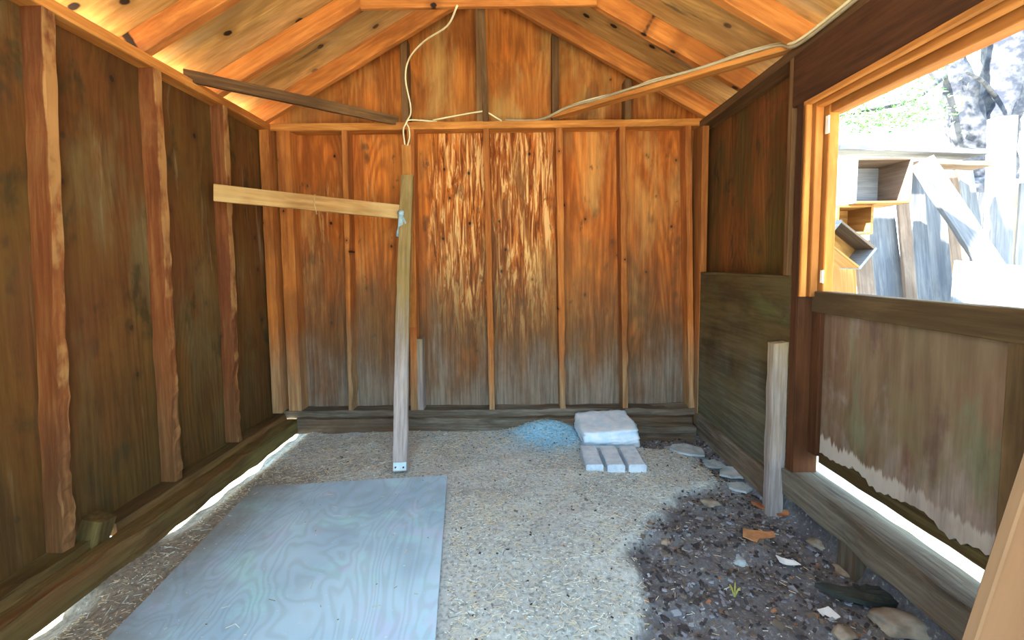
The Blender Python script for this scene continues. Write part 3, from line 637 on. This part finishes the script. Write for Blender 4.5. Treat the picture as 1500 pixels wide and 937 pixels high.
for (px, py), r, lb in SL:
    p = at(px, py, 2, -0.02); n = 8
    o = flake('slate_flake', (p.x, p.y, fz(p.x, p.y) + 0.004), [(math.cos(2*math.pi*i/n) * r * random.uniform(0.5, 0.85), math.sin(2*math.pi*i/n) * r * random.uniform(0.35, 0.6)) for i in range(n)], 0.010, 'slate', rot=random.uniform(-0.5, 0.5), tilt=(0.05, 0.03))
    tag(o, lb, 'slate', 'slate flakes in the back right corner')
# short post by the right wall
sp = beam('short_post', (0.998, 1.655, -0.04), (1.002, 1.66, CZ - 0.305), 0.058, 0.040, 'greyboard', jit=0.004, slant=0.1)
tag(sp, 'short upright post standing against the right wall beside the half door', 'post')
# leaning plank, front right
a = V((0.60, 0.60, -0.01)); b = V((1.015, 0.60, 1.25))
q0 = at(1418, 937, 1, 0.59); q1 = at(1500, 690, 1, 0.59); dv = (q1 - q0).normalized(); pr = V((dv.z, 0, -dv.x)) * 0.09
s0 = q0 - dv * (q0.z + 0.0) / dv.z; top_t = (1.02 - q0.x - 0.16) / dv.x
s1 = q0 + dv * ((1.4 - q0.z) / dv.z * 0 + (0.85 - q0.x) / dv.x)
lp = beam('leaning_plank', s0 + pr, s1 + pr, 0.18, 0.018, 'leaning', xdir=(1, 0, 0))
tag(lp, 'smooth tan plank leaning beside the half door at the right edge of the view', 'plank')

# ------------------------------------------------------------------ debris
random.seed(5)
def rough_poly(n, rx, ry, j=0.3): return [(math.cos(2*math.pi*i/n) * rx * random.uniform(1-j, 1), math.sin(2*math.pi*i/n) * ry * random.uniform(1-j, 1)) for i in range(n)]
def put(name, px, py, poly, th, mat, lb, cat, rot=0, tilt=(0, 0), curl=0.0, lift=0.004, group=None):
    p = at(px, py, 2, -0.04)
    o = flake(name, (p.x, p.y, fz(p.x, p.y) + lift), poly, th, mat, rot, tilt, curl)
    return tag(o, lb, cat, group)
put('cardboard_scrap', 1108, 790, [(-0.06, -0.02), (-0.035, 0.028), (0.02, 0.02), (0.065, 0.012), (0.06, -0.012), (0.0, -0.02), (-0.02, -0.04)], 0.004, 'card', 'torn reddish cardboard scrap on the dark soil', 'cardboard', 0.0, (0.1, 0.05), 0.1, 0.012)
put('bark_strip', 1145, 758, [(-0.10, 0.03), (-0.05, 0.035), (0.0, 0.012), (0.06, 0.0), (0.10, -0.02), (0.05, -0.03), (-0.02, -0.012), (-0.08, 0.012)], 0.01, 'rust', 'rust brown bark strip near the foot of the short post', 'bark', -0.25, (0.1, 0), 0.1, 0.01)
put('plastic_scrap', 1154, 836, [(-0.028, 0.022), (0.02, 0.0), (0.03, -0.016), (-0.01, -0.012), (-0.03, -0.004)], 0.003, 'whitescrap', 'white plastic scrap on dark soil left of the black rubber piece', 'scrap', 0, (0.2, 0), 0.15, 0.012)
put('plastic_scrap', 1214, 905, [(-0.022, -0.02), (-0.02, 0.018), (0.018, 0.02), (0.022, -0.014)], 0.004, 'whitescrap', 'square white plastic scrap in front of the black rubber piece', 'scrap', 0.2, (0.15, 0), 0.1, 0.012)
put('rubber_sole', 1268, 889, [(-0.125, 0.028), (-0.10, 0.034), (-0.03, 0.024), (0.02, 0.034), (0.075, 0.034), (0.11, 0.0), (0.10, -0.022), (0.05, -0.030), (-0.02, -0.026), (-0.09, -0.004)], 0.014, 'rubber', 'flat black rubber sole lying on soil before the door sill', 'rubber sole', -0.08, (0.08, 0), 0.05, 0.02)
STN = [(1085, 820, 0.04, 'small pale stone between the cardboard and the yellow sprout'), (1290, 848, 0.07, 'brown stone under the door sill behind the black rubber'), (1240, 842, 0.05, 'brown stone left of the sill behind the white scrap'),
       (1320, 925, 0.10, 'flat brown stone at the bottom of the view by the sill'), (975, 795, 0.03, 'small stone near the edge of the dark soil'), (1196, 800, 0.05, 'brown stone by the wood block under the sill'),
       (1040, 745, 0.05, 'brown stone left of the rust brown bark'), (1235, 935, 0.05, 'brown stone at the lower edge before the square scrap')]
for i, (px, py, r, lb) in enumerate(STN):
    p = at(px, py, 2, -0.04)
    tag(lump('stone', (p.x, p.y, fz(p.x, p.y) + r * 0.12), (r * 1.3, r, r * 0.5), 'slate' if i in (0,) else 'stone', rot=i, rough=0.5, seed=i, sub=3), lb, 'stone', 'stones on the dark soil')
p = at(1076, 872, 2, -0.04); spz = fz(p.x, p.y)
so = empty('sprout', (p.x, p.y, spz)); tag(so, 'tiny yellow-green sprout growing from the dark soil', 'plant')
for k in range(6):
    an = k * 1.05; e = V((p.x + math.cos(an) * 0.018, p.y + math.sin(an) * 0.018, spz + 0.026 + 0.006 * (k % 2)))
    tube('leaf', [V((p.x, p.y, spz - 0.002)), V((p.x, p.y, spz)).lerp(e, 0.5) + V((0, 0, 0.008)), e], 0.003, 'sprout', so, r1=0.001, seg=6, smooth_n=3)

def scatter(name, n, fn, mat='bits'):
    bm = bmesh.new(); cl = bm.verts.layers.float_color.new('Col')
    for _ in range(n):
        r = fn()
        if r is None: continue
        pos, L, wd, ht, ang, col, ti = r
        d = V((math.cos(ang) * math.cos(ti), math.sin(ang) * math.cos(ti), math.sin(ti))); s = V((-math.sin(ang), math.cos(ang), 0)); u = d.cross(s)
        if u.z < 0: u = -u
        vs = []
        for a in (-1, 1):
            tp = random.uniform(0.6, 1)
            for b, c in ((-1, -1), (1, -1), (1, 1), (-1, 1)):
                v = bm.verts.new(pos + d * (a * L / 2) + s * (b * wd / 2 * tp) + u * (c * ht / 2)); v[cl] = (*col, 1); vs.append(v)
        for f in ((0, 1, 2, 3), (7, 6, 5, 4), (0, 4, 5, 1), (1, 5, 6, 2), (2, 6, 7, 3), (3, 7, 4, 0)): bm.faces.new([vs[i] for i in f])
    return fin(name, bm, mat)
def on_ply(x, y):
    d = V((x, y, 0)) - V((c_br.x, c_br.y, 0)); u = d.dot(-ex); v = d.dot(ey); return -0.02 < u < L1 and v > 0
def straw():
    x = random.uniform(-1.22, 0.95); y = random.uniform(1.0, 2.44)
    if on_ply(x, y): 
        if random.random() > 0.012: return None
        z = 0.032
    else:
        d = darkm(x, y)
        if random.random() < d * 0.93: return None
        if noise.noise(V((x * 4, y * 4, 6))) + random.random() * 1.2 < 0.2: return None
        z = fz(x, y) + random.uniform(0.001, 0.006)
    g = random.random(); col = V((0.72, 0.66, 0.48)).lerp(V((0.45, 0.36, 0.22)), g * g)
    speck = random.random() < 0.45
    if speck or random.random() < 0.3: col = V((0.70, 0.80, 0.78)) if random.random() < 0.7 else V((0.20, 0.22, 0.20))
    return V((x, y, z)), (random.uniform(0.003, 0.007) if speck else random.uniform(0.007, 0.026) * (1.5 if (y > 1.9 and x < -0.2) or random.random() < 0.06 else 1)), random.uniform(0.0010, 0.0020) * (1.8 if speck else 1), 0.001, random.gauss(0, 0.9), col, random.gauss(0, 0.06)
tag(scatter('straw', 19000, straw), 'pale chopped straw strewn over the dirt floor', 'straw', kind='stuff')
def chips():
    x = random.uniform(-0.9, 1.02); y = random.uniform(1.0, 2.4); d = darkm(x, y)
    if on_ply(x, y) or random.random() > d * 0.9 + 0.1: return None
    g = random.random()
    col = V((0.05, 0.045, 0.05)) if g < 0.4 else V((0.17, 0.14, 0.11)) if g < 0.6 else V((0.20, 0.20, 0.24)) if g < 0.8 else V((0.28, 0.32, 0.38)) if g < 0.9 else V((0.14, 0.12, 0.10)) if g < 0.97 else V((0.30, 0.15, 0.08))
    s = random.uniform(0.003, 0.011) * (0.6 if d < 0.3 else 1) * (1.8 if random.random() < 0.05 else 1)
    return V((x, y, fz(x, y) + 0.002)), s * 1.5, s, s * 0.4, random.uniform(0, 6.28), col, random.gauss(0, 0.3)
tag(scatter('soil_chips', 9000, chips), 'dark and pale crumbs of soil, bark and gravel', 'debris', kind='stuff')

# ------------------------------------------------------------------ outside, seen over the half door
YO = 2.62
def opx(px, py, y): return at(px, py, 1, y)
def crate(name, c, sx, sy, sz, mats, rot_y, label, rz_=0.0):
    """open crate: opening faces -Y; c = centre of front opening"""
    e = empty(name, c); tag(e, label, 'crate'); th = 0.014
    R_ = Matrix.Translation(c) @ Matrix.Rotation(rz_, 4, 'Z') @ Matrix.Rotation(rot_y, 4, 'Y')
    def side(nm, lo, hi, grain, m_):
        lo, hi = V(lo), V(hi); cc = (lo + hi) / 2; s_ = hi - lo; p0 = cc.copy(); p1 = cc.copy(); p0[grain] = lo[grain]; p1[grain] = hi[grain]
        ax = {2: (0, 1), 1: (0, 2), 0: (1, 2)}[grain]; xd = V((0, 0, 0)); xd[ax[0]] = 1
        beam(nm, R_ @ p0, R_ @ p1, s_[ax[0]], s_[ax[1]], m_, e, R_.to_3x3() @ xd, jit=0.002)
    X, Z = sx / 2, sz / 2
    side('side_panel', (-X, 0, -Z), (-X + th, sy, Z), 1, mats[0]); side('side_panel', (X - th, 0, -Z), (X, sy, Z), 1, mats[1])
    side('top_panel', (-X + th, 0, Z - th), (X - th, sy, Z), 0, mats[2]); side('bottom_panel', (-X + th, 0, -Z), (X - th, sy, -Z + th), 0, mats[3])
    side('back_panel', (-X + th, sy - th, -Z + th), (X - th, sy, Z - th), 0, mats[4]); return e
f0 = opx(1251, 298, YO); f1 = opx(1338, 230, YO); cc = (f0 + f1) / 2
crate('wooden_crate', cc, abs(f1.x - f0.x), 0.24, abs(f1.z - f0.z), ['out_grey', 'out_tan', 'out_tan', 'out_orange', 'out_grey'], 0, 'open wooden crate standing on its side on top of the pile outside')
g0 = opx(1228, 346, YO + 0.03); g1 = opx(1284, 302, YO + 0.03); c2_ = (g0 + g1) / 2
crate('wooden_crate', V((c2_.x, YO + 0.05, f0.z - abs(g1.z - g0.z) / 2 - 0.001)), abs(g1.x - g0.x), 0.20, abs(g1.z - g0.z), ['out_orange'] * 5, 0, 'small orange crate directly beneath the topmost open crate')
h = opx(1246, 358, YO - 0.12)
crate('wooden_crate', h, 0.27, 0.15, 0.15, ['out_grey', 'out_grey', 'out_tan', 'out_orange', 'out_orange'], math.radians(38), 'tilted open crate leaning below the topmost crate')
random.seed(9)
def plank(name, top, bot, wpx, y, mat, label, cat='plank', th=0.022, group='planks leaning outside'):
    a = opx(*bot, y - 0.12); b = opx(*top, y); d = (b - a); a = a - d * (a.z / d.z); ww = wpx / F * y
    o = beam(name, a, b, ww, th, mat, jit=0.004, step=0.12); return tag(o, label, cat, group)
plank('fence_plank', (1232, 352), (1236, 440), 34, YO + 0.22, 'out_orange', 'brown plank under the crates, nearest the window jamb')
plank('fence_plank', (1262, 352), (1270, 440), 22, YO + 0.24, 'out_tan', 'tan plank just right of the tilted crate')
plank('fence_plank', (1288, 300), (1304, 440), 38, 3.00, 'out_grey', 'wide pale plank leaning beneath the topmost crate')
plank('fence_plank', (1322, 298), (1334, 440), 16, 2.94, 'out_tan', 'narrow pinkish plank right of the wide pale one')
plank('fence_plank', (1340, 250), (1354, 440), 20, 3.05, 'out_grey', 'grey plank rising past the right side of the topmost crate')
plank('fence_plank', (1362, 262), (1378, 440), 34, 3.10, 'out_grey', 'bleached plank behind the top of the diagonal plank')
plank('fence_plank', (1388, 252), (1414, 440), 24, 3.15, 'out_tan', 'plank behind the middle of the diagonal plank')
plank('fence_plank', (1412, 246), (1440, 440), 22, 3.20, 'out_grey', 'plank nearest the tree under the top boards')
a = opx(1350, 236, 2.86); b = opx(1505, 470, 2.70); d = a - b; b = b - d * (b.z / d.z)
tag(beam('diagonal_plank', b, a, 0.15, 0.03, 'out_grey', jit=0.004), 'long bleached plank slanting steeply down to the right outside', 'plank')
a = opx(1205, 219, 3.0); b = opx(1430, 226, 3.0)
tag(beam('top_board', a, b, 0.035, 0.16, 'out_grey', xdir=(0, 0, 1), jit=0.005), 'upper bleached board laid level along the plank tops outside', 'board')
a = opx(1338, 240, 2.98); b = opx(1438, 243, 2.98)
tag(beam('top_board', a, b, 0.03, 0.14, 'out_tan', xdir=(0, 0, 1), jit=0.005), 'lower short board laid level beneath the upper bleached board outside', 'board')
a = opx(1468, 375, 3.3); b = opx(1468, 172, 3.3); a.z = -0.03
tag(beam('fence_post', a, b, 0.13, 0.09, 'out_grey', jit=0.004), 'tall bleached fence post in front of the tree', 'post')
for i, (px, tp, mt, lb) in enumerate([(1436, 282, 'out_grey', 'short picket between the diagonal plank and tall fence post'), (1448, 296, 'out_grey', 'low picket touching the left of the tall fence post'),
                                      (1486, 262, 'out_tan', 'dark picket touching the right of the tall fence post'), (1499, 268, 'out_grey', 'picket at the far right edge beyond the tall fence post')]):
    b = opx(px, tp, 3.45); a = V((b.x, 3.45, -0.03)); tag(beam('fence_picket', a, b, 0.055, 0.02, mt, jit=0.004, step=0.15), lb, 'picket', 'fence pickets outside')
a = opx(1452, 395, 2.35)
q = beam('plywood_offcut', V((a.x + 0.05, 2.30, -0.03)), V((a.x + 0.26, 2.48, a.z + 0.02)), 0.5, 0.02, 'out_grey', xdir=(1, -0.4, 0), jit=0.002)
tag(q, 'bleached plywood offcut leaning low beside the tall fence post', 'plywood')
# tree
yt = 5.6
fk = opx(1436, 262, yt); tr = empty('tree', (fk.x, yt, -0.03)); tag(tr, 'forked grey-barked tree behind the fence outside', 'tree')
tube('trunk', [V((fk.x + 0.1, yt, -0.08)), V((fk.x + 0.06, yt, 1.0)), fk], 0.34, 'bark', tr, seg=18, r1=0.30, rough=0.35, smooth_n=8)
tube('limb', [fk + V((-0.02, 0, -0.3)), opx(1424, 215, yt), opx(1400, 130, yt), opx(1388, 70, yt), opx(1380, -60, yt)], 0.20, 'bark', tr, seg=16, r1=0.14, rough=0.35, smooth_n=8)
tube('limb', [fk + V((0.05, 0, -0.3)), opx(1452, 200, yt), opx(1470, 130, yt), opx(1478, 40, yt), opx(1484, -60, yt)], 0.23, 'bark', tr, seg=16, r1=0.20, rough=0.35, smooth_n=8)
tube('branch', [opx(1395, 100, yt), opx(1340, 145, yt - 0.3), opx(1280, 160, yt - 0.6), opx(1210, 175, yt - 0.8)], 0.035, 'bark', tr, seg=8, r1=0.012)
tube('branch', [opx(1465, 150, yt), opx(1440, 120, yt - 0.3), opx(1415, 105, yt - 0.6)], 0.03, 'bark', tr, seg=8, r1=0.012)
def leaves(n, clusters, size):
    bm = bmesh.new(); o0 = PW[tr.name].translation
    for _ in range(n):
        cx, cy, sxx, syy, y = random.choice(clusters)
        p = opx(random.gauss(cx, sxx), random.gauss(cy, syy), y + random.gauss(0, 0.35)) - o0
        a = V((random.gauss(0, 1), random.gauss(0, 1), random.gauss(0, 1))).normalized(); b = a.orthogonal().normalized(); s = size * random.uniform(0.6, 1.3); nn = a.cross(b)
        v = [bm.verts.new(p + q) for q in (a * s, b * s * 0.5 + nn * s * 0.15, -a * s, -b * s * 0.5 + nn * s * 0.15)]
        bm.faces.new((v[0], v[1], v[2])); bm.faces.new((v[0], v[2], v[3]))
    return fin('foliage', bm, 'leaf', tr, PW[tr.name])
leaves(2600, [(1240, 150, 25, 14, 4.9), (1290, 120, 30, 18, 4.9), (1340, 110, 30, 20, 5.0), (1255, 180, 25, 8, 4.8), (1350, 160, 25, 14, 4.9), (1420, 40, 16, 18, 6.6), (1310, 172, 28, 8, 4.9), (1360, 40, 30, 20, 6.6)], 0.034)
